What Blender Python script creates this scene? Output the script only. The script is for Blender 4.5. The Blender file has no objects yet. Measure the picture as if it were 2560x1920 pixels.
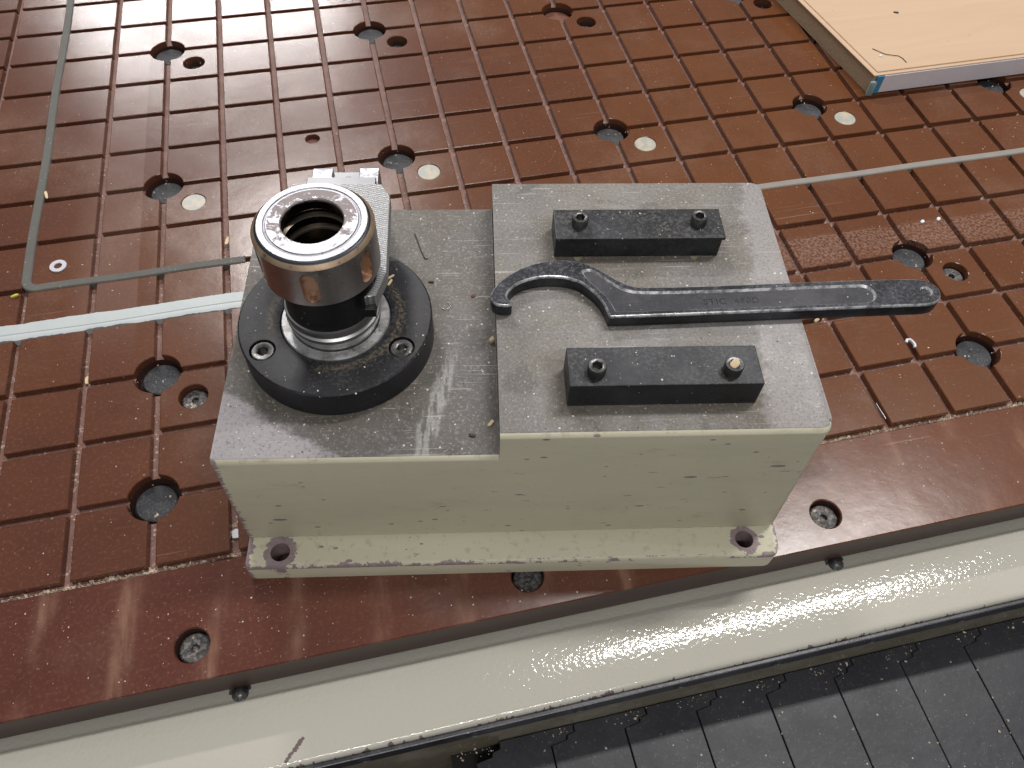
import bpy, bmesh, math, random
from mathutils import Vector, Matrix, Euler
R = math.radians
random.seed(7)
scene = bpy.context.scene
COL = scene.collection

# ------------------------------------------------------------------ camera
cam_data = bpy.data.cameras.new('camera')
cam = bpy.data.objects.new('camera', cam_data); COL.objects.link(cam)
cam.location = (0.1649, -0.5711, 0.4690)
cam.rotation_euler = (0.600303, -0.025607, -0.220910)
cam_data.sensor_width = 36.0; cam_data.lens = 27.777
cam_data.clip_start = 0.01; cam_data.clip_end = 60
scene.camera = cam
# ------------------------------------------------------------------ world: pale room
world = bpy.data.worlds.new('World'); scene.world = world; world.use_nodes = True
wn = world.node_tree; bg = wn.nodes['Background']
tc = wn.nodes.new('ShaderNodeTexCoord'); sx = wn.nodes.new('ShaderNodeSeparateXYZ'); rp = wn.nodes.new('ShaderNodeValToRGB')
wn.links.new(tc.outputs['Generated'], sx.inputs[0])
mr = wn.nodes.new('ShaderNodeMapRange'); mr.inputs['From Min'].default_value = -1; mr.inputs['From Max'].default_value = 1
wn.links.new(sx.outputs[2], mr.inputs[0]); wn.links.new(mr.outputs[0], rp.inputs[0]); wn.links.new(rp.outputs[0], bg.inputs[0])
rp.color_ramp.elements[0].position = .55; rp.color_ramp.elements[0].color = (.24, .235, .235, 1)
rp.color_ramp.elements[1].position = .98; rp.color_ramp.elements[1].color = (.95, .97, 1.0, 1)
bg.inputs[1].default_value = 0.36
# ------------------------------------------------------------------ ceiling tube lamps of the workshop
def tube_lamp(name, loc, sxx, syy, power, col=(1.0, .975, .945)):
    l = bpy.data.lights.new(name, 'AREA'); l.shape = 'RECTANGLE'; l.size = sxx; l.size_y = syy; l.energy = power; l.color = col
    o = bpy.data.objects.new(name, l); COL.objects.link(o); o.location = loc
    return o
tube_lamp('ceiling_lamp', (-.12, 2.32, 2.5), .50, .14, 56)
tube_lamp('ceiling_lamp', (1.42, .28, 2.5), 1.35, .12, 46)
tube_lamp('ceiling_lamp', (-.62, 4.75, 2.5), 1.7, .16, 140, (1, .97, .96))
tube_lamp('ceiling_lamp', (.10, -2.10, 2.5), 1.5, .10, 35)
# ------------------------------------------------------------------ colour management
vs = scene.view_settings
vs.view_transform = 'Standard'; vs.look = 'None'; vs.exposure = 0.0; vs.gamma = 1.0; vs.use_curve_mapping = False

# ================================================================== materials
class Mat:
    def __init__(s, name, rough=.5, metal=0., spec=.5):
        s.m = bpy.data.materials.new(name); s.m.use_nodes = True
        s.t = s.m.node_tree; s.b = s.t.nodes['Principled BSDF']
        s.b.inputs['Roughness'].default_value = rough; s.b.inputs['Metallic'].default_value = metal
        s.b.inputs['Specular IOR Level'].default_value = spec
        s._o = s._p = None
    def n(s, t): return s.t.nodes.new(t)
    def l(s, a, b):
        if isinstance(a, (int, float)): b.default_value = a
        elif isinstance(a, (tuple, list)): b.default_value = tuple(a) + ((1,) if len(a) == 3 and len(b.default_value) == 4 else ())
        else: s.t.links.new(a, b)
    @property
    def obj(s):
        if s._o is None: s._o = s.n('ShaderNodeTexCoord').outputs['Object']
        return s._o
    @property
    def pos(s):
        if s._p is None: s._p = s.n('ShaderNodeNewGeometry').outputs['Position']
        return s._p
    def nor(s): return s.n('ShaderNodeNewGeometry').outputs['Normal']
    def sep(s, v):
        k = s.n('ShaderNodeSeparateXYZ'); s.l(v, k.inputs[0]); return k.outputs
    def mapv(s, v, scale=(1, 1, 1), rot=(0, 0, 0), loc=(0, 0, 0)):
        k = s.n('ShaderNodeMapping'); s.l(v, k.inputs[0]); k.inputs['Scale'].default_value = scale
        k.inputs['Rotation'].default_value = rot; k.inputs['Location'].default_value = loc; return k.outputs[0]
    def noise(s, v, scale, detail=3, rough=.5, dist=0):
        k = s.n('ShaderNodeTexNoise'); s.l(v, k.inputs['Vector']); k.inputs['Scale'].default_value = scale
        k.inputs['Detail'].default_value = detail; k.inputs['Roughness'].default_value = rough; k.inputs['Distortion'].default_value = dist
        return k.outputs[0]
    def vor(s, v, scale, feat='F1', out='Distance', rnd=1):
        k = s.n('ShaderNodeTexVoronoi'); k.feature = feat; s.l(v, k.inputs['Vector']); k.inputs['Scale'].default_value = scale
        k.inputs['Randomness'].default_value = rnd
        return k.outputs
    def mth(s, op, a, b=0., c=0.):
        k = s.n('ShaderNodeMath'); k.operation = op
        s.l(a, k.inputs[0]); s.l(b, k.inputs[1])
        if op in ('SMOOTH_MIN', 'MULTIPLY_ADD', 'COMPARE'): s.l(c, k.inputs[2])
        return k.outputs[0]
    def step(s, v, a, b, oa=0., ob=1.):
        k = s.n('ShaderNodeMapRange'); k.interpolation_type = 'SMOOTHSTEP'; s.l(v, k.inputs[0])
        s.l(a, k.inputs[1]); s.l(b, k.inputs[2]); k.inputs[3].default_value = oa; k.inputs[4].default_value = ob
        return k.outputs[0]
    def mix(s, f, a, b):
        k = s.n('ShaderNodeMix'); k.data_type = 'RGBA'; s.l(f, k.inputs[0]); s.l(a, k.inputs[6]); s.l(b, k.inputs[7]); return k.outputs[2]
    def specks(s, v, scale, size, keep=.5):
        """1 inside small random grains"""
        o = s.vor(v, scale); c = s.sep(o['Color'])
        rad = s.mth('MULTIPLY', s.step(c[0], 1 - keep, 1.0), size)
        return s.mth('LESS_THAN', o['Distance'], rad)
    def scratch(s, v, rot, long=6, fine=700, lo=.70, hi=.76, mask=9):
        k = s.noise(s.mapv(v, (long, fine, 1), (0, 0, rot)), 1.0, 1.5, .5)
        g = s.noise(s.mapv(v, (1, 1, 1), (0, 0, 0), (rot * 3.1, rot, 0)), mask, 2)
        return s.mth('MULTIPLY', s.step(k, lo, hi), s.step(g, .5, .62))
    def bump(s, h, strength, dist, prev=None):
        k = s.n('ShaderNodeBump'); s.l(h, k.inputs['Height']); k.inputs['Strength'].default_value = strength; k.inputs['Distance'].default_value = dist
        if prev is not None: s.l(prev, k.inputs['Normal'])
        return k.outputs[0]
    def fin(s, col=None, rough=None, metal=None, normal=None):
        if col is not None: s.l(col, s.b.inputs['Base Color'])
        if rough is not None: s.l(rough, s.b.inputs['Roughness'])
        if metal is not None: s.l(metal, s.b.inputs['Metallic'])
        if normal is not None: s.l(normal, s.b.inputs['Normal'])
        return s.m

def phenolic(name, a, b, dusty=.25, speck=.5, streak=False):
    k = Mat(name, .4); P = k.pos
    big = k.noise(P, 3.2, 3, .6); mid = k.noise(P, 26, 4, .65); fine = k.noise(P, 420, 2, .6)
    col = k.mix(k.step(big, .35, .65), a, b)
    col = k.mix(k.mth('MULTIPLY', k.step(mid, .40, .75), .45), col, tuple(x * .62 for x in a))
    col = k.mix(k.mth('MULTIPLY', k.step(fine, .48, .75), .26), col, (.22, .105, .06))
    gx = k.step(k.mth('ADD', k.sep(P)[0], k.mth('MULTIPLY', big, .3)), .10, .85)
    col = k.mix(k.mth('MULTIPLY', gx, .4), col, (.160, .056, .012))
    film = k.step(k.noise(P, 7.5, 5, .68), .46, .78)
    f2 = k.mth('MULTIPLY', k.mth('MULTIPLY', film, dusty), k.step(fine, .25, .6, .5, 1.3))
    col = k.mix(f2, col, (.29, .185, .135))
    if streak:   # dust dragged out of each groove across the border
        px, py, pz = k.sep(P)
        wx = k.mth('ADD', px, k.mth('ADD', k.mth('MULTIPLY', py, -.12), k.mth('MULTIPLY', k.noise(P, 22, 3, .6), .016)))
        d_ = k.mth('ABSOLUTE', k.mth('SUBTRACT', k.mth('FRACT', k.mth('ADD', k.mth('DIVIDE', wx, .05), .68)), .5))
        sm = k.mth('MULTIPLY', k.step(d_, .20, .0), k.step(k.noise(k.mapv(P, (14, 9, 1)), 1.6, 3, .6), .38, .66))
        sm = k.mth('MULTIPLY', sm, k.step(k.noise(k.mapv(P, (90, 12, 1)), 1.5, 3, .6), .25, .7))
        col = k.mix(k.mth('MULTIPLY', sm, .50), col, (.36, .21, .14))
    else:        # dull band worn along one column of blocks
        px, py, pz = k.sep(P)
        bnd = k.mth('MULTIPLY', k.step(px, -.0160, -.0172), k.step(px, -.075, -.045))
        col = k.mix(k.mth('MULTIPLY', bnd, k.mth('MULTIPLY', k.step(py, -.19, -.12), .17)), col, (.34, .23, .20))
        b2 = k.mth('MULTIPLY', k.step(k.mth('ADD', py, k.mth('MULTIPLY', px, .02)), -.152, -.158), k.mth('MULTIPLY', k.step(py, -.21, -.185), k.step(px, .40, .46)))
        col = k.mix(k.mth('MULTIPLY', k.mth('MULTIPLY', b2, k.step(fine, .4, .6)), .28), col, (.40, .29, .25))
    sc = k.mth('MAXIMUM', k.scratch(P, .9), k.mth('MAXIMUM', k.scratch(P, -.55, 8, 600), k.scratch(P, 2.2, 12, 800)))
    col = k.mix(k.mth('MULTIPLY', sc, .32), col, (.42, .27, .20))
    s1 = k.specks(P, 170, .10, .35); s2 = k.specks(P, 430, .20, .5)
    ms = k.step(k.noise(P, 11, 3, .6), .42, .66)
    col = k.mix(k.mth('MULTIPLY', k.mth('MULTIPLY', s2, ms), speck), col, (.50, .38, .30))
    col = k.mix(k.mth('MULTIPLY', s1, .8 * speck + .1), col, (.66, .56, .46))
    ro = k.mth('ADD', k.mth('MULTIPLY', film, .09), k.mth('ADD', .17, k.mth('MULTIPLY', mid, .10)))
    bn = k.bump(k.noise(P, 60, 4, .6), .10, .0012)
    return k.fin(col, ro, None, bn)
M = {}
M['tile'] = phenolic('phenolic_tile', (.094, .029, .0155), (.122, .042, .0175), .20, .40)
M['border'] = phenolic('phenolic_border', (.092, .026, .017), (.118, .034, .019), .22, .6, True)

k = Mat('phenolic_floor', .6); P = k.pos
c = k.mix(k.step(k.noise(P, 40, 4, .7), .35, .7), (.16, .075, .055), (.24, .125, .10))
nearf = k.step(k.sep(P)[1], .02, -.16)
spk = k.mth('MAXIMUM', k.specks(P, 330, .33, .75), k.step(k.noise(P, 230, 3, .7), .60, .70))
c = k.mix(k.mth('MULTIPLY', spk, k.mth('ADD', .12, k.mth('MULTIPLY', nearf, .5))), c, (.52, .43, .36))
M['floor'] = k.fin(c, .6, None, k.bump(k.noise(P, 300, 3, .7), .5, .001))

k = Mat('phenolic_edge', .42); P = k.pos
c = k.mix(k.noise(k.mapv(P, (3, 3, 160)), 3, 3), (.045, .021, .018), (.062, .030, .025))
M['edge'] = k.fin(c, .42)

def machined(name, bar_dust=True):
    k = Mat(name, .55, .35); O = k.obj
    f = k.noise(O, 620, 3, .75); m_ = k.noise(O, 34, 6, .75); b_ = k.noise(O, 9, 4, .62, .4)
    col = k.mix(k.step(b_, .34, .66), (.205, .188, .178), (.315, .297, .292))
    col = k.mix(k.mth('MULTIPLY', k.step(m_, .44, .66), .6), col, (.160, .145, .130))
    x, y, z = k.sep(O)
    # sawdust caught round the clamp ring and the rest bars
    dust = k.step(k.noise(O, 16, 4, .65), .36, .64)
    col = k.mix(k.mth('MULTIPLY', dust, .42), col, (.275, .235, .175))
    def boxd(cx, cy, hx, hy):
        ax = k.mth('SUBTRACT', k.mth('ABSOLUTE', k.mth('SUBTRACT', x, cx)), hx); ay = k.mth('SUBTRACT', k.mth('ABSOLUTE', k.mth('SUBTRACT', y, cy)), hy)
        return k.mth('MAXIMUM', ax, ay)
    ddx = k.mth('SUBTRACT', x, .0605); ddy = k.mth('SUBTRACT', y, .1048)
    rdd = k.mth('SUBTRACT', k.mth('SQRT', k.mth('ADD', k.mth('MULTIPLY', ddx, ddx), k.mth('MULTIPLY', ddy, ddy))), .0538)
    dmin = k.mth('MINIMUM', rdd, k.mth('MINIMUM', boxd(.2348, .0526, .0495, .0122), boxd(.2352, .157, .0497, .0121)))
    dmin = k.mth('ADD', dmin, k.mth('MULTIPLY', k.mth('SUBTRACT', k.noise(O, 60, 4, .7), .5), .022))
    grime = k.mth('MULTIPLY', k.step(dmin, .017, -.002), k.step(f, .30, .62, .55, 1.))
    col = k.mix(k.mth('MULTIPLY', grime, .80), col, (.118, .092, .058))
    stain = k.step(k.noise(k.mapv(O, (1, 1, 1), (0, 0, 0), (5, 2, 0)), 34, 5, .7, .8), .56, .66)
    col = k.mix(k.mth('MULTIPLY', stain, .55), col, (.095, .086, .076))
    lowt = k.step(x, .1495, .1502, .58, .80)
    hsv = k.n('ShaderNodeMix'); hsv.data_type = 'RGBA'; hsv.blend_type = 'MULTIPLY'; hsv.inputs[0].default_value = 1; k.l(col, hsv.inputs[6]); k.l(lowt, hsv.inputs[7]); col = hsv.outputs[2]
    # smoother, cleaner wiped patch with a ragged outline
    wv = k.mth('ADD', k.mth('ADD', k.mth('MULTIPLY', x, 1.0), k.mth('MULTIPLY', y, 1.35)), k.mth('MULTIPLY', k.noise(O, 42, 4, .7), .055))
    wipe = k.step(wv, .125, .113)
    col = k.mix(k.mth('MULTIPLY', wipe, .9), col, (.40, .37, .385))
    wr = k.step(k.mth('ADD', k.mth('SUBTRACT', x, k.mth('MULTIPLY', y, .12)), k.mth('MULTIPLY', k.noise(O, 60, 3, .7), .03)), .297, .303)
    col = k.mix(k.mth('MULTIPLY', wr, .5), col, (.375, .35, .36))
    # bare rubbed streak beside the step
    sx1 = k.mth('ADD', k.mth('SUBTRACT', x, .118), k.mth('MULTIPLY', k.mth('SUBTRACT', y, .065), -.22))
    sx1 = k.mth('ADD', sx1, k.mth('MULTIPLY', k.mth('SUBTRACT', k.noise(O, 70, 4, .7), .5), .012))
    rub = k.mth('MULTIPLY', k.step(k.mth('ABSOLUTE', sx1), .0065, .003), k.mth('MULTIPLY', k.step(y, .105, .07), k.step(k.noise(k.mapv(O, (9, 1.2, 1), (0, 0, .2)), 40, 3, .6), .38, .58)))
    col = k.mix(k.mth('MULTIPLY', rub, .65), col, (.42, .41, .40))
    col = k.mix(k.mth('MULTIPLY', k.step(f, .52, .70), .45), col, (.46, .43, .39))
    col = k.mix(k.mth('MULTIPLY', k.step(f, .48, .32), .55), col, (.085, .076, .066))
    sc = k.mth('MAXIMUM', k.scratch(O, 1.35, 9, 650, .66, .72, 15), k.mth('MAXIMUM', k.scratch(O, .5, 30, 900, .67, .72, 22), k.scratch(O, -.15, 20, 1100, .67, .72, 18)))
    sq = k.step(k.noise(O, 170, 5, .75, 2.5), .60, .64)
    sc = k.mth('MAXIMUM', sc, k.mth('MULTIPLY', sq, k.step(k.noise(O, 13, 3), .46, .56)))
    col = k.mix(k.mth('MULTIPLY', sc, .55), col, (.58, .56, .54))
    s1 = k.specks(O, 260, .17, .4)
    col = k.mix(k.mth('MULTIPLY', s1, .8), col, (.74, .70, .62))
    s2 = k.specks(k.mapv(O, (1, 1, 1), (0, 0, 0), (.3, .7, 0)), 190, .13, .25)
    col = k.mix(k.mth('MULTIPLY', s2, .8), col, (.05, .045, .04))
    ro = k.mth('ADD', .46, k.mth('MULTIPLY', dust, .18))
    return k.fin(col, ro, k.mth('MULTIPLY', k.mth('ADD', wipe, wr), .12), k.bump(f, .18, .0004))
M['machined'] = machined('machined_top')

# cream hammer paint of the casting, chipped at its edges and round the bolt holes
k = Mat('cream_paint', .42); O = k.obj; x, y, z = k.sep(O)
n1 = k.noise(O, 55, 5, .72); n2 = k.noise(k.mapv(O, (1, 1, 3.2)), 130, 4, .7)
col = k.mix(k.noise(O, 14, 4, .6), (.575, .54, .395), (.65, .61, .46))
upf = k.step(k.sep(k.nor())[2], .3, .8)
stn = k.step(k.noise(O, 190, 4, .62), .54, .66)
col = k.mix(k.mth('MULTIPLY', stn, k.mth('ADD', .06, k.mth('MULTIPLY', upf, .42))), col, (.40, .355, .26))
smr = k.step(k.noise(k.mapv(O, (6, 6, 30)), 1.6, 5, .65), .40, .72)
col = k.mix(k.mth('MULTIPLY', smr, .22), col, (.44, .43, .34))
rust = k.mth('MULTIPLY', k.step(k.noise(k.mapv(O, (1, 1, 2.5), (0, 0, 0), (3, 1, 2)), 18, 5, .7), .60, .72), .4)
col = k.mix(rust, col, (.40, .30, .18))
nw = k.mth('MULTIPLY', k.noise(O, 170, 4, .7), .0105)
jag = k.mth('MULTIPLY', k.noise(k.mapv(O, (1, 1, 5)), 120, 3, .7), .012)
e1 = k.mth('LESS_THAN', x, k.mth('SUBTRACT', jag, .0040))
e2 = k.mth('GREATER_THAN', x, k.mth('SUBTRACT', .3275, jag))
fr = k.mth('MULTIPLY', k.mth('LESS_THAN', y, k.mth('SUBTRACT', k.mth('ADD', nw, k.mth('MULTIPLY', k.noise(O, 26, 3), .010)), .0098)), k.mth('GREATER_THAN', z, .0140))
fr2 = k.mth('MULTIPLY', k.mth('LESS_THAN', y, .002), k.mth('GREATER_THAN', k.mth('ADD', z, k.mth('MULTIPLY', nw, .5)), .0194))
def ring(cx, cy, r):
    dx = k.mth('SUBTRACT', x, cx); dy = k.mth('SUBTRACT', y, cy)
    d = k.mth('SQRT', k.mth('ADD', k.mth('MULTIPLY', dx, dx), k.mth('MULTIPLY', dy, dy)))
    return k.mth('MULTIPLY', k.mth('LESS_THAN', z, .0172), k.mth('LESS_THAN', k.mth('ADD', d, k.mth('MULTIPLY', k.mth('SUBTRACT', k.noise(O, 115, 4, .7, .5), .5), .011)), r))
ch = k.specks(k.mapv(O, (.45, 1, 1.6)), 95, .22, .16)
ch2 = k.specks(k.mapv(O, (.5, 1, 1.2), (0, 0, 0), (.4, .2, .9)), 230, .24, .22)
cl = k.mth('MULTIPLY', k.step(k.noise(k.mapv(O, (.35, 1, 2)), 210, 3, .7), .66, .70), k.step(k.noise(O, 14, 2), .52, .6))
chip = e1
for q in (e2, fr, fr2, ring(.0192, .0097, .0098), ring(.302, .011, .0088), ch, ch2, cl): chip = k.mth('MAXIMUM', chip, q)
col = k.mix(k.mth('MULTIPLY', chip, .92), col, k.mix(k.noise(O, 260, 3), (.15, .095, .11), (.36, .27, .295)))
h = k.mth('SUBTRACT', k.mth('MULTIPLY', n2, .6), k.mth('MULTIPLY', chip, .5))
M['cream'] = k.fin(col, k.mth('ADD', .36, k.mth('MULTIPLY', n1, .2)), None, k.bump(h, .35, .0008))

# rail paint: orange-peel gloss
k = Mat('rail_paint', .25, 0, .55); P = k.pos; x, y, z = k.sep(P)
col = k.mix(k.noise(P, 9, 4, .6), (.465, .445, .38), (.52, .497, .43))
dm = k.mth('MULTIPLY', k.step(k.noise(P, 620, 3, .75), .58, .70), k.step(k.noise(P, 14, 4, .65), .42, .66))
col = k.mix(k.mth('MULTIPLY', dm, .35), col, (.25, .22, .17))
jn = k.mth('MULTIPLY', k.noise(k.mapv(P, (1, .3, .3)), 150, 4, .75), .012)
che = k.mth('MULTIPLY', k.mth('LESS_THAN', y, k.mth('SUBTRACT', jn, .4805)), k.mth('GREATER_THAN', z, -.0345))
chs = k.specks(k.mapv(P, (.7, 1, 1)), 48, .10, .10)
ax = k.mth('SUBTRACT', x, .073); ay = k.mth('ADD', y, .4652)
lx = k.mth('ADD', k.mth('MULTIPLY', ax, .72), k.mth('MULTIPLY', ay, .69)); ly = k.mth('SUBTRACT', k.mth('MULTIPLY', ay, .72), k.mth('MULTIPLY', ax, .69))
wob = k.mth('MULTIPLY', k.mth('SUBTRACT', k.noise(P, 700, 2), .5), .004)
mk = k.mth('MULTIPLY', k.mth('LESS_THAN', k.mth('ABSOLUTE', lx), .0082), k.mth('LESS_THAN', k.mth('ABSOLUTE', k.mth('ADD', ly, wob)), .0010))
chp = k.mth('MAXIMUM', k.mth('MAXIMUM', che, chs), mk)
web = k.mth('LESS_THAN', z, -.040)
col = k.mix(k.mth('MULTIPLY', web, k.step(k.noise(P, 24, 4, .7), .2, .6, .6, .95)), col, (.15, .13, .09))  # lower rail face: its shade painted into the colour, along with brown grime
col = k.mix(k.mth('MULTIPLY', chp, .9), col, (.13, .085, .09))
peel = k.noise(P, 400, 1.2, .5, .3)
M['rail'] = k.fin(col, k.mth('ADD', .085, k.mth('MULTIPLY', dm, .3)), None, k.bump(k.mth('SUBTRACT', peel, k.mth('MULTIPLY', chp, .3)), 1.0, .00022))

def blackened(name, base=(.022, .022, .025), rough=.42, dust=.5, metal=.4, blue=.3, scl=1., ringdust=False):
    k = Mat(name, rough, metal); O = k.obj
    big = k.noise(O, 40 * scl, 4, .68); fine = k.noise(O, 520 * scl, 3, .75)
    col = k.mix(k.step(big, .35, .7), base, tuple(v * 2.0 for v in base))
    col = k.mix(k.mth('MULTIPLY', k.step(k.noise(O, 75 * scl, 4, .7), .55, .68), blue), col, (.018, .020, .034))
    nz = k.step(k.sep(k.nor())[2], .15, .8)
    d1 = k.mth('MULTIPLY', k.step(fine, .44, .70), k.step(k.noise(O, 26 * scl, 4, .65), .32, .60))
    d1 = k.mth('MULTIPLY', d1, k.mth('ADD', .3, k.mth('MULTIPLY', nz, .7)))
    col = k.mix(k.mth('MULTIPLY', d1, dust), col, (.27, .245, .215))
    if ringdust:
        x, y, z = k.sep(O); dx = k.mth('SUBTRACT', x, .0605); dy = k.mth('SUBTRACT', y, .10483)
        rr = k.mth('SQRT', k.mth('ADD', k.mth('MULTIPLY', dx, dx), k.mth('MULTIPLY', dy, dy)))
        off = k.mth('ABSOLUTE', k.mth('SUBTRACT', rr, .0362))
        rd = k.mth('MULTIPLY', k.step(off, .0040, .0), k.step(fine, .38, .66))
        rd = k.mth('MULTIPLY', rd, k.mth('MULTIPLY', nz, k.step(k.noise(O, 45, 3), .3, .55)))
        col = k.mix(k.mth('MULTIPLY', rd, .55), col, (.24, .19, .12))
    s1 = k.specks(O, 330, .12, .22)
    col = k.mix(k.mth('MULTIPLY', s1, .85), col, (.60, .56, .50))
    ro = k.mth('ADD', rough, k.mth('MULTIPLY', d1, .3))
    return k.fin(col, ro, k.mth('SUBTRACT', metal, k.mth('MULTIPLY', d1, metal)), k.bump(fine, .12, .0003))
M['bar'] = blackened('blackened_bar', (.022, .023, .026), .42, .34, .40)
M['disc'] = blackened('blackened_ring', (.013, .013, .016), .50, .26, .2, .15, ringdust=True)
M['bolt'] = blackened('blackened_bolt', (.085, .083, .082), .30, .30, .75)
M['spanner'] = blackened('forged_spanner', (.042, .043, .049), .30, .05, .85, .12)
k = Mat('rubbed_edge', .30, .65); O = k.obj
M['rub'] = k.fin(k.mix(k.step(k.noise(O, 160, 4, .75), .35, .62), (.22, .22, .23), (.80, .80, .82)), k.mth('ADD', .2, k.mth('MULTIPLY', k.noise(O, 90, 3), .2)))
M['neck'] = blackened('oil_black', (.008, .008, .009), .40, .10, .3)
M['rubber'] = blackened('rubber_pad', (.020, .022, .026), .75, .40, 0)
M['trim'] = blackened('black_trim', (.030, .030, .036), .33, .30, 0)

k = Mat('spanner_recess', .5, .6); O = k.obj
fine = k.noise(O, 520, 3, .75)
col = k.mix(k.step(k.noise(O, 30, 4, .65), .35, .7), (.036, .036, .042), (.066, .064, .070))
col = k.mix(k.mth('MULTIPLY', k.step(fine, .50, .75), .18), col, (.22, .20, .185))
col = k.mix(k.mth('MULTIPLY', k.specks(O, 330, .14, .3), .8), col, (.50, .46, .42))
M['spanner_recess'] = k.fin(col, .5, .6, k.bump(fine, .2, .0003))

k = Mat('worn_steel', .22, 1.0); O = k.obj; x, y, z = k.sep(O)
rr = k.mth('SQRT', k.mth('ADD', k.mth('MULTIPLY', x, x), k.mth('MULTIPLY', y, y)))
stain = k.mth('MULTIPLY', k.step(k.mth('ADD', k.noise(O, 170, 5, .75, .8), k.mth('MULTIPLY', y, 5.0)), .48, .53), k.mth('MULTIPLY', k.mth('LESS_THAN', rr, .0218), k.mth('GREATER_THAN', z, .194)))
top = k.mth('GREATER_THAN', z, .1945)
col = k.mix(top, k.mix(k.noise(O, 60, 4, .7), (.30, .285, .285), (.44, .42, .42)), (.40, .40, .43))
pit = k.mth('MULTIPLY', k.specks(O, 420, .26, .3), .7)
col = k.mix(pit, col, (.20, .18, .18))
ringn = k.noise(k.mapv(O, (0, 0, 0)), 1, 0)
gro = k.mth('MULTIPLY', top, k.step(k.noise(O, 230, 4, .7), .55, .7))
col = k.mix(k.mth('MULTIPLY', gro, .35), col, (.45, .42, .44))
col = k.mix(k.mth('MULTIPLY', stain, .85), col, (.27, .22, .215))
slot = k.mth('MULTIPLY', k.mth('LESS_THAN', rr, .0296), k.mth('MULTIPLY', k.mth('LESS_THAN', z, .1908), k.mth('MULTIPLY', k.mth('GREATER_THAN', z, .1685), k.mth('GREATER_THAN', rr, .0235))))
col = k.mix(slot, col, k.mix(k.step(k.noise(O, 75, 3, .6), .47, .60), (.46, .27, .175), (.12, .085, .07)))
inner = k.mth('MULTIPLY', k.mth('LESS_THAN', rr, .019), k.mth('LESS_THAN', z, .1945))
col = k.mix(inner, col, k.mix(k.noise(O, 70, 3), (.055, .042, .034), (.16, .13, .10)))
ro = k.mth('ADD', k.mth('ADD', .22, k.mth('MULTIPLY', top, .20)), k.mth('ADD', k.mth('MULTIPLY', k.noise(O, 150, 3), .14), k.mth('MULTIPLY', stain, .2)))
met = k.mth('SUBTRACT', 1.0, k.mth('ADD', k.mth('MULTIPLY', stain, .6), k.mth('MULTIPLY', slot, .75)))
M['nut'] = k.fin(col, ro, met, k.bump(k.noise(O, 350, 3, .7), .10, .0003))

k = Mat('copper_bevel', .45, .6); O = k.obj
col = k.mix(k.step(k.noise(O, 90, 4, .7), .3, .7), (.26, .18, .12), (.38, .28, .19))
col = k.mix(k.mth('MULTIPLY', k.step(k.noise(O, 210, 3, .7), .62, .7), .8), col, (.06, .05, .05))
M['copper'] = k.fin(col)
k = Mat('blue_black_groove', .35, .7); M['groove'] = k.fin((.045, .055, .065))
k = Mat('bright_steel', .20, 1.0); O = k.obj
M['bright'] = k.fin(k.mix(k.noise(O, 60, 3), (.40, .39, .39), (.60, .59, .59)), k.mth('ADD', .26, k.mth('MULTIPLY', k.noise(O, 90, 3), .14)))
k = Mat('seat_steel', .38, .9); O = k.obj
col = k.mix(k.step(k.noise(O, 90, 5, .72), .38, .62), (.30, .29, .28), (.55, .55, .56))
col = k.mix(k.mth('MULTIPLY', k.step(k.noise(O, 200, 4, .7), .56, .66), .7), col, (.10, .09, .08))
M['seat'] = k.fin(col, .50, .7)
k = Mat('milled_steel', .36, .85); O = k.obj
lines = k.n('ShaderNodeTexWave'); k.l(k.mapv(O, (1, 1, 1), (0, 0, .30)), lines.inputs['Vector']); lines.bands_direction = 'Y'
lines.inputs['Scale'].default_value = 210; lines.inputs['Distortion'].default_value = 1.6; lines.inputs['Detail'].default_value = 2; lines.inputs['Detail Scale'].default_value = 2.
lw = lines.outputs['Fac']
col = k.mix(lw, (.30, .30, .30), (.60, .60, .61))
col = k.mix(k.mth('MULTIPLY', k.step(k.noise(O, 50, 4, .7), .5, .7), .35), col, (.36, .34, .33))
M['milled'] = k.fin(col, .46, .8, k.bump(lw, .6, .0004))
k = Mat('pad_steel', .4, .8); O = k.obj
col = k.mix(k.step(k.noise(O, 110, 5, .72, .5), .42, .60), (.20, .20, .22), (.50, .50, .52))
M['pad'] = k.fin(col, .46)
k = Mat('block_steel', .42, .7); O = k.obj
M['block'] = k.fin(k.mix(k.noise(O, 90, 3), (.15, .15, .16), (.24, .24, .25)))

k = Mat('screw_steel', .5, .5); O = k.obj; P = k.pos
fine = k.noise(P, 420, 4, .7)
col = k.mix(k.step(fine, .40, .66), (.045, .042, .042), (.19, .175, .165))
edge = k.mth('MULTIPLY', k.step(k.noise(P, 160, 4, .75), .58, .66), .8)
col = k.mix(edge, col, (.52, .43, .34))
M['screw'] = k.fin(col, .55, .4, k.bump(fine, .4, .0006))
k = Mat('plug_resin', .4); P = k.pos
col = k.mix(k.step(k.noise(P, 130, 4, .7), .42, .62), (.36, .37, .34), (.50, .43, .32))
col = k.mix(k.mth('MULTIPLY', k.step(k.noise(P, 210, 4, .7), .62, .68), .8), col, (.20, .16, .10))
M['plug'] = k.fin(col)
k = Mat('seal_rubber', .75); P = k.pos
col = k.mix(k.noise(P, 30, 4, .65), (.088, .084, .075), (.135, .130, .118))
col = k.mix(k.mth('MULTIPLY', k.specks(P, 420, .25, .4), .5), col, (.40, .37, .33))
M['seal'] = k.fin(col, .75, None, k.bump(k.noise(P, 500, 3), .3, .0004))
k = Mat('seal_rubber_pale', .75); P = k.pos  # paler version of the seal rubber for the straight cord
M['seal2'] = k.fin(k.mix(k.noise(P, 60, 4, .65), (.20, .185, .165), (.29, .27, .245)), .75, None, k.bump(k.noise(P, 500, 3), .3, .0004))
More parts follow.
